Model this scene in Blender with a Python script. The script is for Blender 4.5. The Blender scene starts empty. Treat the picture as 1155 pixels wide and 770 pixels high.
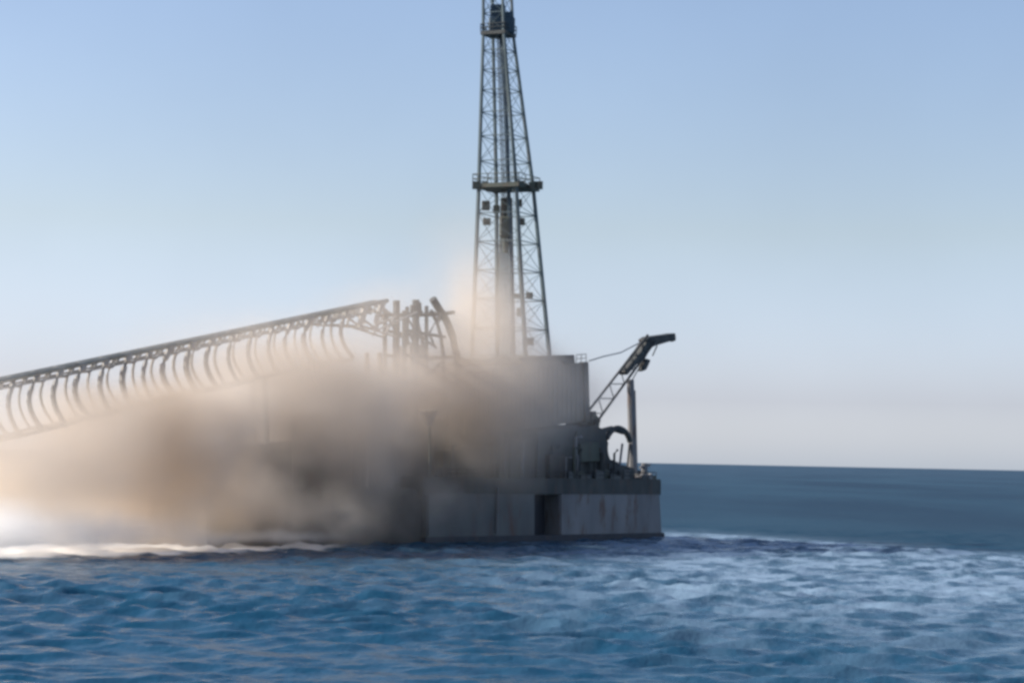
import bpy, bmesh, math, random
import numpy as np
from mathutils import Vector, Matrix
random.seed(7); rng = np.random.default_rng(11)
R = math.radians
sc = bpy.context.scene
col = sc.collection

# ------------------------------------------------------------------ camera
F = 2605.0; H = 12.7                      # focal length in photo pixels, eye height above the sea
camd = bpy.data.cameras.new('camera'); cam = bpy.data.objects.new('camera', camd); col.objects.link(cam)
camd.sensor_width = 36; camd.lens = F / 1155 * 36
camd.clip_start = 0.5; camd.clip_end = 90000
CM = Matrix.Rotation(R(90 + 2.93), 4, 'X') @ Matrix.Rotation(0.0200, 4, 'Z')
cam.matrix_world = Matrix.Translation((0, 0, H)) @ CM
sc.camera = cam

# ------------------------------------------------------------------ sky, sun, exposure
SUN_EL, SUN_AZ = R(31), R(-84)            # azimuth from +Y (view direction), negative = left
w = bpy.data.worlds.new('World'); sc.world = w; w.use_nodes = True
nt = w.node_tree; bg = nt.nodes['Background']
sky = nt.nodes.new('ShaderNodeTexSky'); sky.sky_type = 'NISHITA'; sky.sun_disc = False
sky.sun_elevation = SUN_EL; sky.sun_rotation = SUN_AZ
sky.altitude = 0; sky.air_density = 1.0; sky.dust_density = 1.2; sky.ozone_density = 2.5
# milky sea haze low in the sky: lifts and greys the lowest few degrees
tc = nt.nodes.new('ShaderNodeTexCoord'); sxyz = nt.nodes.new('ShaderNodeSeparateXYZ'); nt.links.new(tc.outputs['Generated'], sxyz.inputs[0])
hr = nt.nodes.new('ShaderNodeValToRGB'); nt.links.new(sxyz.outputs['Z'], hr.inputs[0])
for i, (p_, c_) in enumerate(((0.0, (1.70, 1.84, 2.50)), (0.028, (1.14, 1.15, 1.58)), (0.10, (1.11, 1.00, 1.02)), (0.19, (1.10, 1.01, 1.04)))):
    e_ = hr.color_ramp.elements[i] if i < 2 else hr.color_ramp.elements.new(p_)
    e_.position = p_; e_.color = (c_[0] / 3, c_[1] / 3, c_[2] / 3, 1)
mu3 = nt.nodes.new('ShaderNodeVectorMath'); mu3.operation = 'SCALE'; mu3.inputs['Scale'].default_value = 3; nt.links.new(hr.outputs[0], mu3.inputs[0])
mu4 = nt.nodes.new('ShaderNodeVectorMath'); mu4.operation = 'MULTIPLY'; nt.links.new(sky.outputs[0], mu4.inputs[0]); nt.links.new(mu3.outputs[0], mu4.inputs[1])
vn = nt.nodes.new('ShaderNodeTexNoise'); vn.inputs['Scale'].default_value = 7; vn.inputs['Detail'].default_value = 4; nt.links.new(tc.outputs['Generated'], vn.inputs['Vector'])
vr = nt.nodes.new('ShaderNodeMapRange'); nt.links.new(vn.outputs[0], vr.inputs[0]); vr.inputs[1].default_value = 0.3; vr.inputs[2].default_value = 0.7; vr.inputs[3].default_value = 0.965; vr.inputs[4].default_value = 1.035
mu5 = nt.nodes.new('ShaderNodeVectorMath'); mu5.operation = 'SCALE'; nt.links.new(mu4.outputs[0], mu5.inputs[0]); nt.links.new(vr.outputs[0], mu5.inputs['Scale'])
nt.links.new(mu5.outputs[0], bg.inputs['Color']); bg.inputs['Strength'].default_value = 0.106
sl = bpy.data.lights.new('sun', 'SUN'); sun = bpy.data.objects.new('sun', sl); col.objects.link(sun)
sl.energy = 4.5; sl.angle = R(0.6); sl.color = (1.0, 0.94, 0.86)
sd = Vector((math.sin(SUN_AZ) * math.cos(SUN_EL), math.cos(SUN_AZ) * math.cos(SUN_EL), math.sin(SUN_EL)))
sun.rotation_euler = sd.to_track_quat('Z', 'Y').to_euler()
sc.view_settings.view_transform = 'Standard'; sc.view_settings.look = 'None'
sc.view_settings.exposure = 0.55; sc.view_settings.gamma = 1
cy = sc.cycles
cy.volume_bounces = 8; cy.max_bounces = 12; cy.diffuse_bounces = 2; cy.glossy_bounces = 2
cy.volume_step_rate = 1.0; cy.volume_max_steps = 256
cy.filter_width = 3.1
cy.use_denoising = True

# ------------------------------------------------------------------ measuring helpers
def ray(px, py):
    d = CM.to_3x3() @ Vector(((px - 577.5) / F, -(py - 385.0) / F, -1.0))
    return d
def W(px, py, Y):                          # the point seen at a photo pixel, at distance Y
    d = ray(px, py); return Vector((0, 0, H)) + d * (Y / d.y)
A0 = Vector((25.5, 389.0)); AL = R(50)     # vessel's near side runs from here towards the left and the viewer
E1 = Vector((math.cos(AL), math.sin(AL))); E2 = Vector((-math.sin(AL), math.cos(AL)))
def V(px, py, off=0.0):                    # the point seen at a photo pixel on the vertical plane `off` metres behind the near side
    d = ray(px, py); n = E2
    t = (A0 + E2 * off).dot(n) / Vector((d.x, d.y)).dot(n)
    return Vector((0, 0, H)) + d * t
E2v = Vector((E2.x, E2.y, 0)); E1v = Vector((E1.x, E1.y, 0)); UP = Vector((0, 0, 1))

# ------------------------------------------------------------------ object helpers
def tag(o, label=None, cat=None, group=None, kind=None):
    if label: o['label'] = label
    if cat: o['category'] = cat
    if group: o['group'] = group
    if kind: o['kind'] = kind
    return o
def empty(name, loc):
    o = bpy.data.objects.new(name, None); col.objects.link(o); o.location = loc; o.empty_display_size = 1
    return o
def origin(parent):
    p = Vector((0, 0, 0)); q = parent
    while q is not None: p += q.location; q = q.parent
    return p
def obj(name, bm, mat, parent=None, loc=None, smooth=False):
    """bm holds world coordinates; the mesh origin is put at loc (default: parent's)"""
    base = origin(parent) if parent is not None else Vector((0, 0, 0))
    lp = Vector(loc) if loc is not None else base
    bmesh.ops.translate(bm, verts=bm.verts, vec=-lp)
    bmesh.ops.recalc_face_normals(bm, faces=bm.faces)
    me = bpy.data.meshes.new(name); bm.to_mesh(me); bm.free()
    if smooth:
        for p in me.polygons: p.use_smooth = True
    me.materials.append(mat)
    o = bpy.data.objects.new(name, me); col.objects.link(o)
    o.parent = parent; o.location = lp - base
    return o
def frame_of(d):
    d = d.normalized(); a = UP if abs(d.z) < 0.9 else Vector((1, 0, 0))
    u = d.cross(a).normalized(); return u, d.cross(u).normalized()
def tube(bm, pts, r, n=8, r2=None):
    """capped tube through world points"""
    pts = [Vector(p) for p in pts]; rings = []
    for i, p in enumerate(pts):
        d = (pts[min(i + 1, len(pts) - 1)] - pts[max(i - 1, 0)])
        u, v = frame_of(d)
        rr = r if r2 is None else r + (r2 - r) * i / (len(pts) - 1)
        rings.append([bm.verts.new(p + (u * math.cos(2 * math.pi * k / n) + v * math.sin(2 * math.pi * k / n)) * rr) for k in range(n)])
    for a, b in zip(rings, rings[1:]):
        for k in range(n): bm.faces.new((a[k], a[(k + 1) % n], b[(k + 1) % n], b[k]))
    bm.faces.new(rings[0]); bm.faces.new(rings[-1][::-1])
def bar(bm, a, b, wd, ht=None): tube(bm, [a, b], wd, 4)
def box(bm, c, dx, dy, dz, ax=E1v, ay=E2v, az=UP, bev=0.0):
    c = Vector(c)
    vs = [bm.verts.new(c + ax * (sx * dx / 2) + ay * (sy * dy / 2) + az * (sz * dz / 2)) for sz in (-1, 1) for sx, sy in ((-1, -1), (1, -1), (1, 1), (-1, 1))]
    fs = [bm.faces.new([vs[i] for i in f]) for f in ((0, 1, 2, 3), (4, 5, 6, 7), (0, 1, 5, 4), (1, 2, 6, 5), (2, 3, 7, 6), (3, 0, 4, 7))]
    if bev:
        es = {e for f in fs for e in f.edges}
        bmesh.ops.bevel(bm, geom=list(es), offset=bev, segments=1, affect='EDGES')
def slab(bm, pts, off, depth, bev=0.0):
    """outline given in photo pixels on the plane `off` behind the near side, with real depth"""
    f = [bm.verts.new(V(x, y, off)) for x, y in pts]
    b = [bm.verts.new(v.co + E2v * depth) for v in f]
    n = len(f); fs = [bm.faces.new(f), bm.faces.new(b[::-1])]
    for i in range(n): fs.append(bm.faces.new((f[i], b[i], b[(i + 1) % n], f[(i + 1) % n])))
    if bev: bmesh.ops.bevel(bm, geom=list({e for q in fs for e in q.edges}), offset=bev, segments=1, affect='EDGES')
def NB(): return bmesh.new()

# ------------------------------------------------------------------ materials
def steel(name, c1, c2, rust=(0.12, 0.06, 0.035), rough=0.65, scale=0.5, rust_amt=0.5, streak=True):
    m = bpy.data.materials.new(name); m.use_nodes = True; t = m.node_tree; N = t.nodes; L = t.links
    b = N['Principled BSDF']; b.inputs['Roughness'].default_value = rough; b.inputs['Metallic'].default_value = 0.0
    g = N.new('ShaderNodeNewGeometry'); mp = N.new('ShaderNodeMapping'); mp.inputs['Scale'].default_value = (1, 1, 0.3 if streak else 1)
    L.new(g.outputs['Position'], mp.inputs['Vector'])
    n1 = N.new('ShaderNodeTexNoise'); n1.inputs['Scale'].default_value = scale; n1.inputs['Detail'].default_value = 6; L.new(mp.outputs[0], n1.inputs['Vector'])
    n2 = N.new('ShaderNodeTexNoise'); n2.inputs['Scale'].default_value = scale * 2.3; n2.inputs['Detail'].default_value = 8; n2.inputs['Roughness'].default_value = 0.7; L.new(mp.outputs[0], n2.inputs['Vector'])
    r1 = N.new('ShaderNodeValToRGB'); r1.color_ramp.elements[0].position = 0.35; r1.color_ramp.elements[1].position = 0.65
    r1.color_ramp.elements[0].color = (*c1, 1); r1.color_ramp.elements[1].color = (*c2, 1); L.new(n1.outputs[0], r1.inputs[0])
    r2 = N.new('ShaderNodeValToRGB'); r2.color_ramp.elements[0].position = 0.52; r2.color_ramp.elements[1].position = 0.66
    L.new(n2.outputs[0], r2.inputs[0])
    mu = N.new('ShaderNodeMath'); mu.operation = 'MULTIPLY'; mu.inputs[1].default_value = rust_amt; L.new(r2.outputs[0], mu.inputs[0])
    mx = N.new('ShaderNodeMixRGB'); L.new(mu.outputs[0], mx.inputs[0]); L.new(r1.outputs[0], mx.inputs[1]); mx.inputs[2].default_value = (*rust, 1)
    L.new(mx.outputs[0], b.inputs['Base Color'])
    return m
M_DER = steel('derrick_steel', (0.06, 0.095, 0.105), (0.10, 0.14, 0.145), rust_amt=0.3)
M_DARK = steel('dark_steel', (0.03, 0.035, 0.035), (0.06, 0.065, 0.06), rust_amt=0.4)
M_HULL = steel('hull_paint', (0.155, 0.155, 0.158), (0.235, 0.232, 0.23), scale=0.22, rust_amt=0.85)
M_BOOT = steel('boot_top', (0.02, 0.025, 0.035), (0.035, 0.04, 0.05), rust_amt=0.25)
M_WALL = steel('windwall_sheet', (0.15, 0.13, 0.105), (0.22, 0.195, 0.16), scale=0.35, rust_amt=0.35)
M_GREEN = steel('green_grey_machinery', (0.05, 0.06, 0.045), (0.09, 0.10, 0.075), rust_amt=0.5)
M_GAN = steel('gantry_steel', (0.26, 0.25, 0.225), (0.40, 0.38, 0.345), rust_amt=0.3)
M_CHORD = steel('chord_steel', (0.20, 0.21, 0.185), (0.30, 0.30, 0.265), rust_amt=0.3)
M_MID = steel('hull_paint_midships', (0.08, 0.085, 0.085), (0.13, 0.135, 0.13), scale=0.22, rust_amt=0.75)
M_NAVY = steel('navy_paint', (0.02, 0.045, 0.07), (0.035, 0.07, 0.095), rust_amt=0.2)
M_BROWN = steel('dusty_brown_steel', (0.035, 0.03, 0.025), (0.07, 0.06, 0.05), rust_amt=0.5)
M_PALE = steel('pale_paint', (0.55, 0.53, 0.5), (0.7, 0.68, 0.64), rust_amt=0.3)

# ================================================================== SEA
def sea():
    def steps(start, end, s0, g, smax):
        out = [start]; s = s0
        while out[-1] < end: out.append(out[-1] + s); s = min(s * g, smax)
        return out
    xs = steps(0, 62, 0.50, 1.0, 0.5); xs = xs[:-1] + steps(62, 115, 0.5, 1.02, 1.1); xs = xs[:-1] + steps(115, 42000, 1.2, 1.16, 6000)
    xs = np.array([-v for v in xs[:0:-1]] + xs)
    ys = steps(105, 460, 0.42, 1.0022, 1.2); ys = ys[:-1] + steps(ys[-1], 60000, 1.3, 1.045, 4000)
    ys = [-v for v in steps(-105, 600, 1.0, 1.15, 80)[:0:-1]] + ys if False else [105 - v for v in steps(0, 700, 0.8, 1.12, 80)[:0:-1]] + ys
    ys = np.array(ys)
    X, Y = np.meshgrid(xs, ys); Z = np.zeros_like(X)
    sp = np.maximum(np.gradient(ys)[:, None], np.gradient(xs)[None, :])
    DX = np.zeros_like(X); DY = np.zeros_like(X)
    for i in range(90):
        lam = 1.3 * (9.5 / 1.3) ** (rng.random()); k = 2 * math.pi / lam
        th = R(262) + rng.normal() * 0.5; kx, ky = k * math.cos(th), k * math.sin(th)
        a = 0.0085 * lam ** 1.0 * (0.5 + rng.random())
        ph = rng.random() * 6.283
        fade = np.clip(lam / (2.6 * sp) - 0.35, 0, 1)
        arg = kx * X + ky * Y + ph
        Z += a * fade * np.cos(arg); DX -= 0.8 * a * fade * math.cos(th) * np.sin(arg); DY -= 0.8 * a * fade * math.sin(th) * np.sin(arg)
    # gusts: patches of stronger and weaker chop
    G = 0.8 + 0.35 * np.sin(X * 0.045 + 1.3 * np.sin(Y * 0.03)) * np.sin(Y * 0.055 + 0.7 + np.sin(X * 0.05))
    # the water churned up round the rig is choppier than the open sea behind
    G = G * (0.25 + 0.75 / (1 + np.exp((Y - 415 + np.clip(X - 38, 0, 54) * 2.0) / 8.0)))
    Z *= G; DX *= G; DY *= G
    X2, Y2 = X + DX, Y + DY
    ny, nx = X.shape
    co = np.stack([X2, Y2, Z], -1).reshape(-1, 3).astype(np.float32)
    idx = np.arange(ny * nx).reshape(ny, nx)
    q = np.stack([idx[:-1, :-1], idx[:-1, 1:], idx[1:, 1:], idx[1:, :-1]], -1).reshape(-1, 4).astype(np.int32)
    me = bpy.data.meshes.new('sea'); me.vertices.add(len(co)); me.vertices.foreach_set('co', co.ravel())
    me.loops.add(q.size); me.loops.foreach_set('vertex_index', q.ravel())
    me.polygons.add(len(q)); me.polygons.foreach_set('loop_start', np.arange(0, q.size, 4, dtype=np.int32))
    me.polygons.foreach_set('use_smooth', np.ones(len(q), bool))
    me.update(calc_edges=True)
    m = bpy.data.materials.new('sea_water'); m.use_nodes = True; t = m.node_tree; N = t.nodes; L = t.links
    b = N['Principled BSDF']; b.inputs['IOR'].default_value = 1.333; b.inputs['Specular IOR Level'].default_value = 0.14
    g = N.new('ShaderNodeNewGeometry'); sx = N.new('ShaderNodeSeparateXYZ'); L.new(g.outputs['Position'], sx.inputs[0])
    def mth(op, a, bb=None, c=None, clamp=False):
        n = N.new('ShaderNodeMath'); n.operation = op; n.use_clamp = clamp
        for i, v in enumerate((a, bb, c)):
            if v is None: continue
            if isinstance(v, (int, float)): n.inputs[i].default_value = v
            else: L.new(v, n.inputs[i])
        return n.outputs[0]
    def mr(v, a, bb, c=0.0, d=1.0, smooth=True):
        n = N.new('ShaderNodeMapRange'); n.clamp = True
        if smooth: n.interpolation_type = 'SMOOTHSTEP'
        L.new(v, n.inputs[0])
        for i, q_ in enumerate((a, bb, c, d)): n.inputs[i + 1].default_value = q_
        return n.outputs[0]
    nb = N.new('ShaderNodeTexNoise'); nb.inputs['Scale'].default_value = 0.035; nb.inputs['Detail'].default_value = 5; L.new(g.outputs['Position'], nb.inputs['Vector'])
    # edge of the churned, aerated water: b(X)
    wig = mth('MULTIPLY', mth('SUBTRACT', nb.outputs[0], 0.5), 36)
    edge = mth('ADD', mr(sx.outputs[0], 38, 92, 428, 318, False), wig)
    inside = mr(mth('SUBTRACT', edge, sx.outputs[1]), -6, 14)
    nearf = mr(sx.outputs[1], 125, 250, 0.12, 1.0)
    leftf = mr(sx.outputs[0], -15, 30, 0.16, 1.0)  # pale tint held back towards the left: rig's dark reflection put into the colour
    n2 = N.new('ShaderNodeTexNoise'); n2.inputs['Scale'].default_value = 0.16; n2.inputs['Detail'].default_value = 7; n2.inputs['Roughness'].default_value = 0.65
    mpn = N.new('ShaderNodeMapping'); mpn.inputs['Scale'].default_value = (1.0, 0.55, 1); L.new(g.outputs['Position'], mpn.inputs[0]); L.new(mpn.outputs[0], n2.inputs['Vector'])
    mott = mr(n2.outputs[0], 0.42, 0.58)
    aer = mth('MULTIPLY', mth('MULTIPLY', inside, mth('MULTIPLY', nearf, leftf)), mth('MULTIPLY_ADD', mott, 0.75, 0.25))
    deep = N.new('ShaderNodeMixRGB'); L.new(mr(sx.outputs[1], 220, 430), deep.inputs[0]); deep.inputs[1].default_value = (0.006, 0.055, 0.106, 1)
    # long wind streaks on the open sea
    ms = N.new('ShaderNodeMapping'); ms.inputs['Scale'].default_value = (0.010, 0.0022, 1); L.new(g.outputs['Position'], ms.inputs[0])
    ns = N.new('ShaderNodeTexNoise'); ns.inputs['Scale'].default_value = 1.0; ns.inputs['Detail'].default_value = 6; ns.inputs['Roughness'].default_value = 0.62; L.new(ms.outputs[0], ns.inputs['Vector'])
    fc = N.new('ShaderNodeMixRGB'); L.new(mr(ns.outputs[0], 0.35, 0.65), fc.inputs[0]); fc.inputs[1].default_value = (0.005, 0.028, 0.055, 1); fc.inputs[2].default_value = (0.014, 0.052, 0.085, 1); L.new(fc.outputs[0], deep.inputs[2])
    mix = N.new('ShaderNodeMixRGB'); L.new(aer, mix.inputs[0]); L.new(deep.outputs[0], mix.inputs[1]); mix.inputs[2].default_value = (0.21, 0.30, 0.39, 1)
    # foam streaks at the foot of the dust cloud: near the vessel's near side, towards the left
    pr = N.new('ShaderNodeVectorMath'); pr.operation = 'DOT_PRODUCT'; L.new(g.outputs['Position'], pr.inputs[0]); pr.inputs[1].default_value = (E2.x, E2.y, 0)
    o2 = mth('SUBTRACT', pr.outputs['Value'], A0.dot(E2))
    nf = N.new('ShaderNodeTexNoise'); nf.inputs['Scale'].default_value = 0.25; nf.inputs['Detail'].default_value = 8; nf.inputs['Roughness'].default_value = 0.7; L.new(g.outputs['Position'], nf.inputs['Vector'])
    band = mth('ADD', o2, mth('MULTIPLY', mth('SUBTRACT', nf.outputs[0], 0.5), 16))
    fo = mth('MULTIPLY', mr(band, -13.5, -9), mr(sx.outputs[0], -22, -27))
    fo = mth('MULTIPLY', fo, mr(o2, 16, 12))
    mf = N.new('ShaderNodeMixRGB'); L.new(fo, mf.inputs[0]); L.new(mix.outputs[0], mf.inputs[1]); mf.inputs[2].default_value = (0.78, 0.78, 0.76, 1)
    L.new(mf.outputs[0], b.inputs['Base Color'])
    rgh = mth('ADD', mth('MULTIPLY', aer, 0.12), mr(mth('SUBTRACT', edge, sx.outputs[1]), -40, 30, 0.42, 0.19, False))
    spc = mth('ADD', mr(mth('SUBTRACT', edge, sx.outputs[1]), -25, 10, 0.045, 0.095, False), mth('MULTIPLY', mr(sx.outputs[1], 700, 5000, 0.0, 0.12, False), mr(ns.outputs[0], 0.3, 0.7, 0.6, 1.3))); L.new(spc, b.inputs['Specular IOR Level'])
    L.new(mth('MAXIMUM', rgh, mth('MULTIPLY', fo, 0.8)), b.inputs['Roughness'])
    bn = N.new('ShaderNodeTexNoise'); bn.inputs['Scale'].default_value = 0.7; bn.inputs['Detail'].default_value = 3; bn.inputs['Roughness'].default_value = 0.6; L.new(g.outputs['Position'], bn.inputs['Vector'])
    bp = N.new('ShaderNodeBump'); bp.inputs['Distance'].default_value = 0.55; bp.inputs['Strength'].default_value = 0.36
    L.new(bn.outputs[0], bp.inputs['Height']); L.new(bp.outputs[0], b.inputs['Normal'])
    me.materials.append(m)
    o = bpy.data.objects.new('water', me); col.objects.link(o); tag(o, 'choppy deep blue sea with paler churned water round the rig', 'sea', kind='structure')
sea()

# ================================================================== DRILLING BARGE (hull, deck houses, machinery)
base = A0 - E1 * 30 + E2 * 12
barge = empty('drilling_barge', (base.x, base.y, 0))
tag(barge, 'grey drilling barge half swallowed by dust, tall derrick standing on its deck', 'drilling barge')
# hull: profile traced on the near side, 26 m beam, raked bow
def hull():
    bm = NB()
    top = [(176, 598), (330, 580), (470, 563), (604, 551), (742, 543)]
    # lower edge under water
    prof = [(x, y) for x, y in top] + [(750, 600), (748, 616), (604, 622), (470, 632), (330, 645), (176, 660)]
    f = [V(x, y, 0) for x, y in prof]
    return f
bm = NB()
def P2(px, off, z):                         # point over photo column px at height z on plane off
    p = V(px, 560, off); q = V(px, 400, off)
    t = (z - p.z) / (q.z - p.z); return p + (q - p) * t
def hullbox(bm, x0, x1, z0, z1, off, depth, rake=0.0, bev=0.25):
    a0, a1 = P2(x0, off, z0), P2(x1, off, z0); b0, b1 = P2(x0, off, z1), P2(x1 , off, z1)
    b1 = b1 + E1v * (-rake)
    f = [bm.verts.new(p) for p in (a0, a1, b1, b0)]; g = [bm.verts.new(p + E2v * depth) for p in (a0, a1, b1, b0)]
    fs = [bm.faces.new(f), bm.faces.new(g[::-1])] + [bm.faces.new((f[i], g[i], g[(i + 1) % 4], f[(i + 1) % 4])) for i in range(4)]
    if bev: bmesh.ops.bevel(bm, geom=list({e for q in fs for e in q.edges}), offset=bev, segments=2, affect='EDGES')
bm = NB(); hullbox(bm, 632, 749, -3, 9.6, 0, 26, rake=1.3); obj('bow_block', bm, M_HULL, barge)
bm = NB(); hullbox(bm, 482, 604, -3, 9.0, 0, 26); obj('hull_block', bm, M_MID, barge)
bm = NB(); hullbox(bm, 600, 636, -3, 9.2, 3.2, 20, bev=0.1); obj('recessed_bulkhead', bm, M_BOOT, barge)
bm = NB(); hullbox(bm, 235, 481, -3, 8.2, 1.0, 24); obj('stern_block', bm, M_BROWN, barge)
bm = NB(); hullbox(bm, 480, 750, -2, 1.0, -0.15, 26.3, bev=0.1); obj('boot_top', bm, M_BOOT, barge)
bm = NB(); hullbox(bm, 478, 746, 7.3, 9.95, -0.12, 26.3, bev=0.15); obj('main_deck', bm, M_DARK, barge)
# fender ribs on the near side
for i, px in enumerate((560,)):
    bm = NB(); p = P2(px, -0.25, 0); tube(bm, [p + UP * 1.4, p + UP * 8.4], 0.15, 8); obj('fender', bm, M_HULL, barge)
# deck railing
def railing(bm, pts, h=1.2, n=12, r=0.06):
    for a, b in zip(pts, pts[1:]):
        for k in (0.5, 1.0): tube(bm, [a + UP * h * k, b + UP * h * k], r, 5)
        m_ = max(2, int((b - a).length / 2.2))
        for i in range(m_ + 1):
            q = a.lerp(b, i / m_); tube(bm, [q, q + UP * h], r, 5)
bm = NB(); railing(bm, [P2(482, 0, 9.9), P2(620, 0, 9.9), P2(740, 0, 9.9), P2(740, 0, 9.9) + E2v * 24]); obj('deck_railing', bm, M_DARK, barge)
# big wind-walled drill floor house
bm = NB(); slab(bm, [(527, 420), (588, 412), (588, 406), (640, 405), (640, 410), (662, 409), (664, 474), (528, 492)], 3, 16, 0.12)
house = obj('drill_floor_house', bm, M_WALL, barge)
bm = NB()
for i in range(26):                         # corrugated sheet ribs
    x = 530 + i * 5.2
    a, b = V(x, 417 if x < 590 else 412, 2.9), V(x + 0.6, 488 - (x - 528) * 0.1, 2.9)
    tube(bm, [a, b], 0.10, 4)
obj('sheet_rib', bm, M_WALL, house); bpy.data.objects['sheet_rib']['label'] = 'vertical ribs of the corrugated wall sheeting'
bm = NB(); slab(bm, [(586, 407), (586, 403), (628, 401), (648, 400), (649, 409), (640, 411), (636, 406)], 2.2, 14, 0.08); obj('roof_edge', bm, M_DARK, house)
bm = NB(); slab(bm, [(659, 408), (664, 408), (666, 476), (661, 476)], 2.5, 1.2, 0.08); obj('corner_post', bm, M_DARK, house)
bm = NB(); slab(bm, [(604, 446), (622, 445), (622, 462), (604, 463)], 2.75, 0.4, 0.05); obj('louvre_vent', bm, M_DARK, house)
bm = NB(); railing(bm, [V(650, 409, 4), V(661, 408, 4)], 1.3); obj('roof_railing', bm, M_DARK, house)
# substructure and machinery under the drill floor
for k, px in enumerate((536, 560, 584, 608, 632, 652)):
    bm = NB(); tube(bm, [V(px, 486, 4.5), P2(px, 4.5, 9.8)], 0.65, 8); obj('substructure_column', bm, M_DARK, barge)
    bm = NB(); tube(bm, [V(px, 488, 16), P2(px, 16, 9.8)], 0.65, 8); obj('substructure_column', bm, M_DARK, barge)
bm = NB()
for x0, x1 in ((536, 560), (560, 584), (584, 608), (608, 632), (632, 652)):
    a, b = V(x0, 486, 4.5), P2(x1, 4.5, 10); tube(bm, [a, b], 0.25, 6); a, b = V(x1, 486, 4.5), P2(x0, 4.5, 10); tube(bm, [a, b], 0.25, 6)
obj('substructure_bracing', bm, M_DARK, barge)
mods = [('machinery_module', [(556, 500), (606, 493), (606, 552), (556, 554)], 2.0, 9, M_BROWN),
        ('machinery_module', [(606, 486), (652, 480), (654, 548), (606, 552)], 1.6, 12, M_DARK),
        ('pump_house', [(650, 482), (672, 479), (684, 486), (686, 546), (650, 548)], 2.0, 10, M_DARK),
        ('mud_tank', [(500, 508), (556, 502), (556, 552), (500, 556)], 2.6, 9, M_DARK),
        ('winch_housing', [(684, 516), (698, 521), (702, 545), (684, 546)], 2.5, 6, M_DARK),
        ('bollard_box', [(722, 536), (736, 535), (737, 546), (722, 547)], 2.0, 4, M_HULL)]
for nm, pts, off, dp, mt in mods:
    bm = NB(); slab(bm, pts, off, dp, 0.1); obj(nm, bm, mt, barge)
for nm, pts, off, dp, mt in [
        ('pipe_rack', [(268, 505), (330, 497), (330, 560), (268, 570)], 2.0, 14, M_BROWN),
        ('stern_house', [(330, 470), (398, 462), (400, 560), (330, 566)], 2.5, 16, M_BROWN),
        ('pipe_rack', [(398, 482), (446, 478), (446, 560), (398, 562)], 2.0, 14, M_BROWN),
        ('engine_house', [(446, 478), (506, 470), (506, 556), (446, 560)], 4.5, 14, M_BROWN),
        ('engine_house', [(506, 455), (560, 452), (560, 505), (506, 508)], 4.0, 10, M_BROWN),
        ('winch_base', [(690, 528), (703, 524), (716, 528), (717, 547), (690, 547)], 2.2, 5, M_DARK),
        ('cable_box', [(655, 500), (676, 498), (677, 520), (656, 521)], 1.2, 2.0, M_GREEN),
        ('cable_box', [(620, 512), (641, 511), (642, 547), (620, 548)], 0.8, 2.0, M_BROWN),
        ('cable_box', [(566, 520), (590, 518), (590, 551), (566, 552)], 0.8, 1.8, M_GREEN)]:
    bm = NB(); slab(bm, pts, off, dp, 0.1); obj(nm, bm, mt, barge)
for px, py in ((246, 487), (416, 461)):
    bm = NB(); p = V(px, py, 0.8); box(bm, p, 3.2, 1.2, 0.9, bev=0.1); tube(bm, [p - UP * 0.4, Vector((p.x, p.y, 8.3))], 0.22, 6); obj('pale_locker_on_post', bm, M_PALE, barge)
for i in range(22):                         # small silhouettes along the tops: vents, bitts, lockers
    px = random.uniform(640, 738); hz = random.uniform(0.5, 1.5)
    bm = NB(); box(bm, P2(px, random.uniform(0.8, 8), 9.9 + hz / 2), random.uniform(0.5, 1.8), random.uniform(0.5, 1.4), hz, bev=0.06); obj('deck_fitting', bm, random.choice((M_DARK, M_GREEN, M_HULL)), barge)
for px, w_, h_ in ((641, 9, 1.2), (655, 12, 0.7), (672, 10, 1.5), (689, 12, 0.9), (704, 8, 1.6), (724, 9, 0.6)):   # dented bulwark plates
    bm = NB(); a = P2(px, 0.3, 9.9); b = P2(px + w_, 0.3, 9.9); q = [a, b, b + UP * h_ * random.uniform(0.6, 1.1), a + UP * h_]
    f = [bm.verts.new(v) for v in q]; g_ = [bm.verts.new(v + E2v * 0.25) for v in q]
    bm.faces.new(f); bm.faces.new(g_[::-1])
    for i in range(4): bm.faces.new((f[i], g_[i], g_[(i + 1) % 4], f[(i + 1) % 4]))
    obj('bulwark_plate', bm, M_MID, barge)
for i in range(7):                          # standing pipes and hoses between the modules and the crane
    px = 648 + i * 7.5 + random.uniform(-2, 2); off = random.uniform(0.8, 2)
    bm = NB(); p = P2(px, off, 9.9); h_ = random.uniform(2.5, 6.5) * (1.1 - i * 0.07); tube(bm, [p, p + UP * h_, p + UP * (h_ + 0.6) + E1v * random.uniform(-1.6, 1.6)], 0.22, 6); obj('standing_pipe', bm, M_DARK, barge)
# clutter: pipes, small tanks, vents on the deck
for i in range(16):
    px = random.uniform(505, 682); z0 = 9.9; off = random.uniform(0.2, 1.4); hgt = random.uniform(2.5, 7.5)
    bm = NB(); p = P2(px, off, z0); q = p + UP * hgt; tube(bm, [p, q, q + E1v * random.uniform(-2.5, 2.5)], random.uniform(0.14, 0.3), 7); obj('deck_pipe', bm, random.choice((M_DARK, M_GREEN, M_HULL)), barge)
for px, py in ((655, 478), (671, 480), (666, 472)):
    bm = NB(); p = V(px, py + 6, 4); tube(bm, [p, p + UP * 1.6], 0.5, 8); tube(bm, [p + UP * 1.6, p + UP * 2.1], 0.95, 10); obj('vent_cowl', bm, M_DARK, barge)
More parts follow.
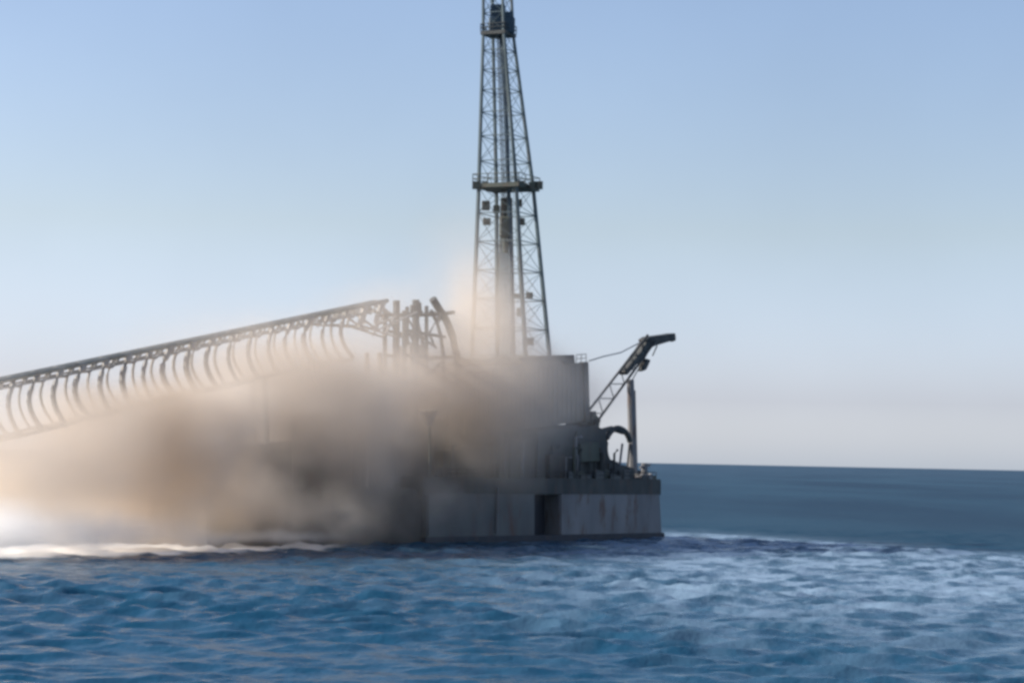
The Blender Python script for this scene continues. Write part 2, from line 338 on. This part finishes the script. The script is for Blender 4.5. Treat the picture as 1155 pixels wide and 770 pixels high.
# open hoop (hose reel frame) at the bow
bm = NB(); c = V(697, 505, 3.5); rx, rz = 2.35, 3.3
pts = []
for k in range(0, 19):
    a = R(-60 + k * 13.5 + 10); pts.append(c + E1v * (-math.cos(a - R(30)) * -rx * 1.3) + UP * (math.sin(a) * rz))
ring = [c + E1v * (math.cos(t_) * rx * 1.5) + UP * (math.sin(t_) * rz) for t_ in [R(20 + i * 12) for i in range(20)]]
tube(bm, ring, 0.48, 8)
hoop = obj('hose_reel_hoop', bm, M_DARK, barge)
bm = NB(); tube(bm, [V(702, 500, 3.5), V(699, 524, 3.5), V(696, 545, 3.5)], 0.22, 6); obj('stay', bm, M_HULL, hoop)
bm = NB(); tube(bm, [V(678, 486, 3.5), V(690, 483, 3.5), V(703, 487, 3.5)], 0.45, 7); obj('hoop_beam', bm, M_DARK, hoop)
# short post forward of the crane
bm = NB(); tube(bm, [P2(727, 3, 9.9), V(727, 522, 3)], 0.55, 8); tube(bm, [V(722, 527, 3), V(733, 524, 3)], 0.25, 6); obj('mooring_post', bm, M_HULL, barge)

# ================================================================== DERRICK
DY = 374.0
dbase = W(576, 404, DY); der = empty('drilling_derrick', dbase)
tag(der, 'tall tapering lattice drilling derrick with a platform ring halfway up', 'derrick')
lv = [(-26, 560.5, 15.5), (38, 562, 17), (213, 571, 31), (404, 576.5, 44)]     # row, centre column, half width in photo pixels
def dax(py):
    for (a, ca, wa), (b, cb, wb) in zip(lv, lv[1:]):
        if py <= b: break
    t = (py - a) / (b - a); return ca + (cb - ca) * t, wa + (wb - wa) * t
PH = R(20)
def dcorner(py, k, s=1.0):
    c, hw = dax(py); C_ = W(c, py, DY); m_ = hw * DY / F * s / math.cos(PH)
    a = PH + k * math.pi / 2
    return C_ + Vector((math.cos(a) * m_, math.sin(a) * m_, 0))
for k in range(4):
    bm = NB(); tube(bm, [dcorner(y, k) for y in (-26, 38, 125, 213, 310, 404)], 0.27, 6, 0.42); obj('leg', bm, M_DER, der)
rows = [-26, -4, 16, 37, 58, 80, 103, 128, 155, 183, 212, 242, 274, 306, 338, 371, 402]
bm = NB(); bx = NB()
for i, (a, b) in enumerate(zip(rows, rows[1:])):
    girt = NB(); tube(girt, [dcorner(b, k) for k in (0, 1, 2, 3, 0)], 0.09, 5); obj('girt', girt, M_DER, der)
    for k in range(4):
        k2 = (k + 1) % 4
        p, q, r_, s_ = dcorner(a, k), dcorner(a, k2), dcorner(b, k), dcorner(b, k2)
        tube(bx if i % 2 else bm, [p, s_], 0.05, 5); tube(bx if i % 2 else bm, [q, r_], 0.05, 5)
bx.to_mesh(bpy.data.meshes.new('tmp')); tm = bpy.data.meshes['tmp']; bm.from_mesh(tm); bpy.data.meshes.remove(tm); bx.free()
obj('cross_bracing', bm, M_DER, der)
def platform(py, s, name, thick=0.35, rail=1.3, mat=M_DER):
    bm = NB(); cs = [dcorner(py, k, s) for k in range(4)]
    zc = sum((c.z for c in cs)) / 4
    lo = [bm.verts.new(c) for c in cs]; hi = [bm.verts.new(c + UP * thick) for c in cs]
    bm.faces.new(lo); bm.faces.new(hi)
    for i in range(4): bm.faces.new((lo[i], lo[(i + 1) % 4], hi[(i + 1) % 4], hi[i]))
    pf = obj(name, bm, mat, der)
    bm = NB(); railing(bm, [c + UP * thick for c in cs + cs[:1]], rail, r=0.07); obj('railing', bm, mat, pf)
    return pf
platform(214, 1.22, 'monkey_board', 0.7, 1.5, M_GREEN)
platform(41, 1.18, 'crown_platform', 0.55, 1.2, M_DARK)
bm = NB(); c, _ = dax(214)
for q in (-34, -24, -12, 2, 16, 30, 37):
    bm = NB(); box(bm, W(c + q, 209, DY - 2), random.uniform(0.8, 1.6), 1.2, random.uniform(0.7, 1.6), Vector((1, 0, 0)), Vector((0, 1, 0))); obj('racking_box', bm, M_GREEN, der)
# crown block: the dark mass near the top
bm = NB()
box(bm, W(566, 30, DY), 4.3, 3.0, 2.7, Vector((1, 0, 0)), Vector((0, 1, 0)), bev=0.25)
box(bm, W(561.5, 17, DY), 2.5, 2.2, 3.2, Vector((1, 0, 0)), Vector((0, 1, 0)), bev=0.3)
box(bm, W(570, 22, DY), 2.0, 2.2, 2.2, Vector((1, 0, 0)), Vector((0, 1, 0)), bev=0.2)
cb = obj('crown_block', bm, M_NAVY, der)
for dx in (-1.0, 0.0, 1.0):
    bm = NB(); p = W(561, 12, DY) + Vector((dx * 0.45, 0, 0)); tube(bm, [p - Vector((0.12, 0, 0)), p + Vector((0.12, 0, 0))], 0.75, 14); obj('sheave', bm, M_DARK, cb)
bm = NB(); tube(bm, [W(566.5, 40, DY), W(570.5, 125, DY), W(573.5, 213, DY), W(577, 300, DY), W(578, 402, DY)], 0.42, 8, 0.3); obj('standpipe', bm, M_NAVY, der)
for d_ in (-0.5, 0.0, 0.5):
    bm = NB(); tube(bm, [W(562, 40, DY) + Vector((d_ * 0.4, 0, 0)), W(569, 245, DY) + Vector((d_ * 0.5, 0, 0))], 0.07, 5); obj('hoist_line', bm, M_DARK, der)
bm = NB(); box(bm, W(569, 256, DY), 1.7, 1.3, 3.4, Vector((1, 0, 0)), Vector((0, 1, 0)), bev=0.3); tube(bm, [W(569, 268, DY), W(570, 285, DY)], 0.4, 8); obj('travelling_block', bm, M_GREEN, der)
for i in range(9):                          # drill pipe racked upright
    bm = NB(); x = -3.2 + i * 0.42; tube(bm, [W(571, 222, DY) + Vector((x * 0.5 + 0.8, 1.5, 0)), W(573, 402, DY) + Vector((x * 0.9 + 1.0, 1.5, 0))], 0.13, 6); obj('drill_pipe', bm, M_GREEN, der)
for px, py in ((583, 334), (597, 333), (586, 352), (598, 385), (548, 232), (560, 236), (585, 229), (549, 250), (588, 250)):
    bm = NB(); box(bm, W(px, py, DY + 1), random.uniform(0.8, 1.5), 0.9, random.uniform(0.7, 1.6), Vector((1, 0, 0)), Vector((0, 1, 0)), bev=0.08); obj('fitting', bm, M_GREEN, der)
bm = NB()
for s_ in (-0.25, 0.25): tube(bm, [dcorner(60, 3) + Vector((s_, -0.4, 0)), dcorner(402, 3) + Vector((s_, -0.4, 0))], 0.05, 5)
for i in range(120):
    p = dcorner(60 + i * 2.85, 3) + Vector((0, -0.4, 0)); tube(bm, [p - Vector((0.25, 0, 0)), p + Vector((0.25, 0, 0))], 0.03, 4)
obj('ladder', bm, M_DER, der)

# ================================================================== DECK CRANE
OC = 6.0
cr = empty('deck_crane', P2(711, OC, 9.9))
tag(cr, 'deck crane with slanting lattice boom and dark angled tip above the bow', 'crane')
bm = NB(); tube(bm, [P2(714, OC, 9.7), V(713.5, 500, OC), V(712, 460, OC), V(711, 428, OC)], 0.85, 10, 0.62); obj('post', bm, M_HULL, cr)
bm = NB(); tube(bm, [V(718.5, 545, OC), V(715.5, 440, OC)], 0.22, 6); tube(bm, [V(706, 545, OC), V(710, 500, OC)], 0.2, 6); obj('post_ladder', bm, M_DARK, cr)
# boom: four chords with lacing
def boom():
    A = (668, 470); B = (735, 381)
    wA, wB = 15, 11
    d = Vector((B[0] - A[0], B[1] - A[1])).normalized(); n = Vector((-d.y, d.x))
    ch = []
    for s_ in (-0.5, 0.5):
        for dp in (0.0, 2.0):
            a = V(A[0] + n.x * wA * s_, A[1] + n.y * wA * s_, OC - 1 + dp); b = V(B[0] + n.x * wB * s_, B[1] + n.y * wB * s_, OC - 1 + dp)
            ch.append((a, b)); bm = NB(); tube(bm, [a, b], 0.21, 6); obj('boom_chord', bm, M_DARK, cr)
    bm = NB(); N_ = 11
    for (a, b), (c, d_) in ((ch[0], ch[2]), (ch[1], ch[3]), (ch[0], ch[1]), (ch[2], ch[3])):
        for i in range(N_):
            p, q = a.lerp(b, i / N_), c.lerp(d_, (i + 1) / N_)
            if i % 2: p, q = c.lerp(d_, i / N_), a.lerp(b, (i + 1) / N_)
            tube(bm, [p, q], 0.09, 5)
    obj('boom_lacing', bm, M_DARK, cr)
boom()
bm = NB(); slab(bm, [(705, 419), (708, 423), (739, 388), (737, 382), (732, 382), (724, 395)], OC - 1.0, 1.7, 0.12); obj('boom_head', bm, M_DARK, cr)
bm = NB(); slab(bm, [(729, 383), (734, 379.5), (757, 376.5), (762, 375.5), (763, 382), (757, 384.5), (742, 389), (735, 392)], OC - 1.0, 1.9, 0.12); obj('jib', bm, M_DARK, cr)
bm = NB(); tube(bm, [V(757, 377, OC), V(759, 384, OC)], 0.55, 10); obj('tip_sheave', bm, M_DARK, cr)
bm = NB(); tube(bm, [V(741, 390, OC), V(736, 401, OC)], 0.12, 5); obj('hook_line', bm, M_DARK, cr)
bm = NB(); slab(bm, [(730, 404), (735, 406), (730, 417), (724, 419), (726, 411)], OC - 0.5, 1.1, 0.2); obj('hook_block', bm, M_DARK, cr)
bm = NB(); tube(bm, [V(664, 407, OC), V(680, 402, OC), V(700, 397.5, OC), V(728, 383, OC)], 0.11, 5); obj('luffing_cable', bm, M_GAN, cr)
bm = NB(); tube(bm, [V(735, 390, OC), V(711, 432, OC)], 0.1, 5); obj('backstay', bm, M_DARK, cr)
bm = NB(); slab(bm, [(657, 468), (672, 464), (678, 474), (676, 486), (655, 488)], OC - 1.8, 3.6, 0.2); obj('boom_heel', bm, M_GREEN, cr)

# ================================================================== LATTICE GANTRY (slopes down to the left and towards the viewer)
gA, gB = (437, 338), (-60, 441)             # top chord in the photo
gan_o = V(437, 470, 2)
gan = empty('lattice_gantry', Vector((gan_o.x, gan_o.y, 8)))
tag(gan, 'long thin lattice gantry sloping down to the left above the dust', 'gantry')
GO = 3.0; GW = 2.6
def gt(px): return gA[1] + (gA[0] - px) * (gB[1] - gA[1]) / (gA[0] - gB[0])
cols = [437]; s_ = 19.5
while cols[-1] > -70: cols.append(cols[-1] - s_); s_ += 0.42
for dp in (0, GW):
    bm = NB(); tube(bm, [V(x, gt(x) + 1, GO) + E2v * dp for x in cols], 0.33 if dp == 0 else 0.2, 8); obj('top_chord', bm, M_CHORD, gan)
    bm = NB(); tube(bm, [V(x, gt(x) + 10, GO) + E2v * dp for x in cols[1:]], 0.13, 6); obj('secondary_chord', bm, M_GAN, gan)
def lower(x): return gt(x) + (58 if x > 320 else 58 + (320 - x) * 0.03)
for dp in (0, GW):
    bm = NB(); tube(bm, [V(x, lower(x) + random.uniform(-1, 1), GO) + E2v * dp for x in [c for c in cols if c < 402]], 0.26, 7); obj('lower_chord', bm, M_GAN, gan)
bz = NB()
for i, x in enumerate(cols[:-1]):
    t_ = gt(x); L_ = lower(x); nx_ = cols[i + 1]; sp_ = x - nx_
    if x < 402 or True:
        for dp in (0, GW):
            bm = NB()
            bulge = sp_ * random.uniform(0.36, 0.58); jx = random.uniform(-2.0, 2.0)
            # curved rib: starts at the chord, swings left and comes back right at the foot
            pts = []
            end = 1.0 if x < 402 else 0.45
            for j in range(9):
                u = j / 8 * end
                xx = x - math.sin(u * math.pi * 0.95) * bulge + (u ** 2) * sp_ * 0.28 - 4 + jx * u
                pts.append(V(xx, t_ + 2 + u * (L_ - t_ - 2), GO) + E2v * dp)
            tube(bm, pts, (0.36 if dp == 0 else 0.22) * random.uniform(0.8, 1.25), 6); obj('curved_rib', bm, M_GAN, gan)
    # scalloped brackets under the top chord
    for dp in (0, GW):
        pts = [V(x - sp_ * u, t_ + 1 + (gt(nx_) - t_) * u + 11 * abs(math.cos(u * math.pi)) ** 2.0 , GO) + E2v * dp for u in [j / 8 for j in range(9)]]
        tube(bz, pts, 0.14, 5)
    tube(bz, [V(x, t_ + 1, GO), V(x, t_ + 1, GO) + E2v * GW], 0.13, 5)
    tube(bz, [V(x, t_ + 1, GO), V(nx_, gt(nx_) + 1, GO) + E2v * GW], 0.09, 5)
    tube(bz, [V(x - 4, t_ + 12, GO), V(x - 4, t_ + 12, GO) + E2v * GW], 0.1, 5)
obj('bracket_lacing', bz, M_GAN, gan)
# broken frames hanging at the gantry's high end
bm = NB()
for a, b in (((372, 366), (410, 368)), ((410, 368), (447, 380)), ((398, 352), (426, 372)), ((384, 349), (372, 368)), ((420, 343), (446, 356)), ((446, 356), (434, 378)), ((410, 350), (434, 350)), ((426, 372), (470, 352))):
    for dp in (0, 2.5): tube(bm, [V(a[0], a[1], GO + 1) + E2v * dp, V(b[0], b[1], GO + 1) + E2v * dp], 0.17, 6)
obj('broken_frame', bm, M_GAN, gan)
# trestle legs that carry it, lost in the dust
for px in (430, 300):
    bm = NB()
    for dp in (0, GW):
        a = V(px - 2, lower(px), GO) + E2v * dp; b = Vector((a.x, a.y, 0)) + E1v * 1.5; b.z = 6.5 if px > 230 else -2
        tube(bm, [a, b], 0.4, 7)
    obj('trestle', bm, M_GAN, gan)

# ================================================================== BENT FRAMEWORK left of the derrick
BO = 5.0
bt = empty('bent_pipe_tower', P2(486, BO, 9.0))
tag(bt, 'ragged tower of bent pipes between the gantry end and the derrick', 'pipe tower')
def pl(name, pts, r, mat=M_DARK, dps=(0, 4), parent=bt):
    bm = NB()
    for dp in dps: tube(bm, [V(x, y, BO) + E2v * dp for x, y in pts], r, 7)
    return obj(name, bm, mat, parent)
pl('curved_leg', [(488, 337), (494, 347), (503, 361), (510, 378), (515, 400), (517, 425), (519, 500), (520, 548)], 0.6, dps=(0,))
pl('curved_leg', [(486, 350), (493, 364), (497, 378), (500, 400), (502, 540)], 0.3)
pl('post', [(469, 338), (469, 365), (468, 420), (468, 548)], 0.55)
pl('post', [(456, 350), (456, 380), (456, 440), (456, 550)], 0.35)
pl('post', [(481, 345), (481, 380), (482, 548)], 0.3)
pl('cross_beam', [(446, 356), (458, 354), (482, 355), (500, 354), (512, 352)], 0.3)
pl('cross_beam', [(456, 372), (478, 376), (502, 380)], 0.25)
pl('cross_beam', [(456, 400), (484, 404), (514, 402)], 0.28)
pl('cross_beam', [(456, 440), (518, 440)], 0.28)
pl('diagonal', [(456, 352), (470, 376), (492, 392)], 0.18); pl('diagonal', [(498, 350), (484, 376), (490, 390)], 0.2)
pl('diagonal', [(468, 404), (502, 438)], 0.18); pl('diagonal', [(502, 404), (468, 438)], 0.18)
pl('stub', [(465, 344), (464, 356)], 0.35, dps=(0,)); pl('stub', [(473, 341), (474, 357)], 0.3, dps=(0,)); pl('stub', [(478, 348), (477, 358)], 0.3, dps=(2,)); pl('stub', [(506, 350), (500, 362)], 0.3, dps=(1,)); pl('stub', [(452, 348), (451, 358)], 0.3, dps=(1,))
bm = NB(); slab(bm, [(463, 390), (482, 388), (484, 436), (463, 438)], BO + 1, 2.5, 0.1); obj('casing', bm, M_GAN, bt)
# small lamp mast with pale funnel head
lm = empty('vent_mast', P2(485, -0.2, 9.9)); tag(lm, 'thin mast with a pale funnel head in front of the bent pipes', 'mast')
bm = NB(); tube(bm, [P2(485, -0.2, 9.9), V(484.5, 478, -0.2)], 0.22, 7); obj('pole', bm, M_GREEN, lm)
bm = NB(); tube(bm, [V(484.5, 480, -0.2), V(483, 462, -0.2)], 0.35, 10, 1.5); obj('funnel', bm, M_PALE, lm)

# ================================================================== DUST
def cloud(name, lobes, color_a, color_b, sigma, label, warp=11.0, noise_scale=0.085, bias=0.8, gain=2.2, aniso=0.1, absorb=None, step=0.6, zfloor=-0.3):
    """lobes: (centre xyz, radii xyz, amplitude)"""
    bm = NB()
    for c, r, a in lobes:
        bmesh.ops.create_icosphere(bm, subdivisions=3, radius=1.0, matrix=Matrix.Translation(c) @ Matrix.Diagonal((r[0] * 1.04 + 1.5, r[1] * 1.04 + 1.5, r[2] * 1.04 + 1.5, 1)))
    m = bpy.data.materials.new(name); m.use_nodes = True; t = m.node_tree; N = t.nodes; L = t.links; N.clear()
    out = N.new('ShaderNodeOutputMaterial'); pv = N.new('ShaderNodeVolumePrincipled'); L.new(pv.outputs[0], out.inputs['Volume'])
    g = N.new('ShaderNodeNewGeometry')
    def mth(op, a, b=None, clamp=False):
        n = N.new('ShaderNodeMath'); n.operation = op; n.use_clamp = clamp
        for i, v in enumerate((a, b)):
            if v is None: continue
            if isinstance(v, (int, float)): n.inputs[i].default_value = v
            else: L.new(v, n.inputs[i])
        return n.outputs[0]
    n1 = N.new('ShaderNodeTexNoise'); n1.inputs['Scale'].default_value = noise_scale; n1.inputs['Detail'].default_value = 4.5; n1.inputs['Roughness'].default_value = 0.55; L.new(g.outputs['Position'], n1.inputs['Vector'])
    # warp the position
    sb = N.new('ShaderNodeVectorMath'); sb.operation = 'SUBTRACT'; L.new(n1.outputs['Color'], sb.inputs[0]); sb.inputs[1].default_value = (0.5, 0.5, 0.5)
    scv = N.new('ShaderNodeVectorMath'); scv.operation = 'SCALE'; scv.inputs['Scale'].default_value = warp; L.new(sb.outputs[0], scv.inputs[0])
    ad = N.new('ShaderNodeVectorMath'); ad.operation = 'ADD'; L.new(g.outputs['Position'], ad.inputs[0]); L.new(scv.outputs[0], ad.inputs[1])
    tot = None
    for c, r, a in lobes:
        mp = N.new('ShaderNodeMapping'); mp.vector_type = 'TEXTURE'; mp.inputs['Location'].default_value = c; mp.inputs['Scale'].default_value = r; L.new(ad.outputs[0], mp.inputs[0])
        gr = N.new('ShaderNodeTexGradient'); gr.gradient_type = 'SPHERICAL'; L.new(mp.outputs[0], gr.inputs[0])
        v = mth('MULTIPLY', gr.outputs['Fac'], a)
        tot = v if tot is None else mth('ADD', tot, v)
    nz = mth('MULTIPLY', n1.outputs['Fac'], bias)
    d = mth('SUBTRACT', mth('MULTIPLY', tot, gain), nz)
    d = mth('MAXIMUM', d, 0.0); d = mth('MINIMUM', d, 1.4); d = mth('MULTIPLY', mth('MULTIPLY', d, d), sigma)
    L.new(d, pv.inputs['Density']); pv.inputs['Anisotropy'].default_value = aniso
    n3 = N.new('ShaderNodeTexNoise'); n3.inputs['Scale'].default_value = 0.05; n3.inputs['Detail'].default_value = 1; L.new(g.outputs['Position'], n3.inputs['Vector'])
    rp = N.new('ShaderNodeMapRange'); L.new(n3.outputs['Fac'], rp.inputs[0]); rp.inputs[1].default_value = 0.38; rp.inputs[2].default_value = 0.62
    mx = N.new('ShaderNodeMixRGB'); L.new(rp.outputs[0], mx.inputs[0]); mx.inputs[1].default_value = (*color_a, 1); mx.inputs[2].default_value = (*color_b, 1)
    L.new(mx.outputs[0], pv.inputs['Color']); pv.inputs['Absorption Color'].default_value = (*(absorb or (0, 0, 0)), 1)
    m.cycles.volume_step_rate = step
    o = obj(name, bm, m, None, loc=sum((Vector(l[0]) for l in lobes), Vector()) / len(lobes))
    md = o.modifiers.new('join', 'REMESH'); md.mode = 'VOXEL'; md.voxel_size = 2.0
    tag(o, label, 'dust', kind='stuff'); return o
def lobe(px, py, rx, rz, ry, amp, off=0.0):
    """centre seen at (px,py) on the plane off; rx, rz in photo pixels; ry metres in depth"""
    c = V(px, py, off); s_ = c.y / F
    return (c, (rx * s_, ry, rz * s_), amp)
dust = [lobe(-10, 555, 190, 120, 13, 0.85, -2), lobe(120, 540, 165, 145, 15, 1.0, -1), lobe(225, 525, 150, 140, 14, 1.0, -2),
        lobe(330, 480, 165, 120, 12, 0.85, 2), lobe(330, 585, 190, 70, 9, 0.75, -5), lobe(430, 455, 115, 110, 11, 0.80, 1), lobe(425, 550, 75, 110, 9, 0.72, -5),
        lobe(490, 560, 120, 80, 10, 0.60, -5),
        lobe(510, 435, 125, 110, 12, 0.68, -3), lobe(545, 370, 75, 140, 12, 0.50, 6), lobe(580, 465, 180, 90, 11, 0.36, -4), lobe(350, 418, 210, 80, 11, 0.72, -2),
        lobe(160, 460, 200, 80, 12, 0.60, -2)]
cloud('dust_cloud', dust, (0.955, 0.88, 0.785), (0.85, 0.76, 0.65), 0.13, 'thick beige dust cloud rolling over the barge and under the gantry', bias=1.0, gain=2.35, noise_scale=0.10)
spray = [lobe(-10, 596, 160, 52, 8, 1.0, -12), lobe(90, 600, 180, 40, 7, 1.0, -11), lobe(220, 604, 130, 22, 4, 0.85, -9), lobe(320, 606, 120, 14, 3, 0.9, -7)]
cloud('spray_cloud', spray, (1.0, 0.99, 0.975), (0.98, 0.97, 0.95), 0.15, 'low white spray and mist along the water at the left', warp=5, noise_scale=0.12, bias=0.6)

veil = [lobe(20, 520, 220, 120, 16, 1.3, -6), lobe(260, 455, 230, 150, 16, 1.1, -4), lobe(420, 430, 170, 150, 14, 1.1, -4), lobe(540, 440, 110, 190, 14, 1.0, -2),
        lobe(575, 450, 175, 120, 12, 0.95, -6), lobe(515, 320, 120, 160, 14, 0.66, 8), lobe(560, 365, 90, 110, 8, 0.60, -1), lobe(430, 345, 150, 60, 10, 0.35, 0), lobe(615, 440, 80, 80, 8, 0.7, -8), lobe(110, 450, 200, 80, 12, 0.6, -4), lobe(330, 410, 200, 80, 12, 0.6, -4)]
cloud('dust_veil', veil, (0.95, 0.87, 0.77), (0.92, 0.83, 0.72), 0.065, 'thin pinkish dust veil drifting in front of gantry, derrick foot and deck house', warp=14, noise_scale=0.06, bias=0.35, gain=1.5)
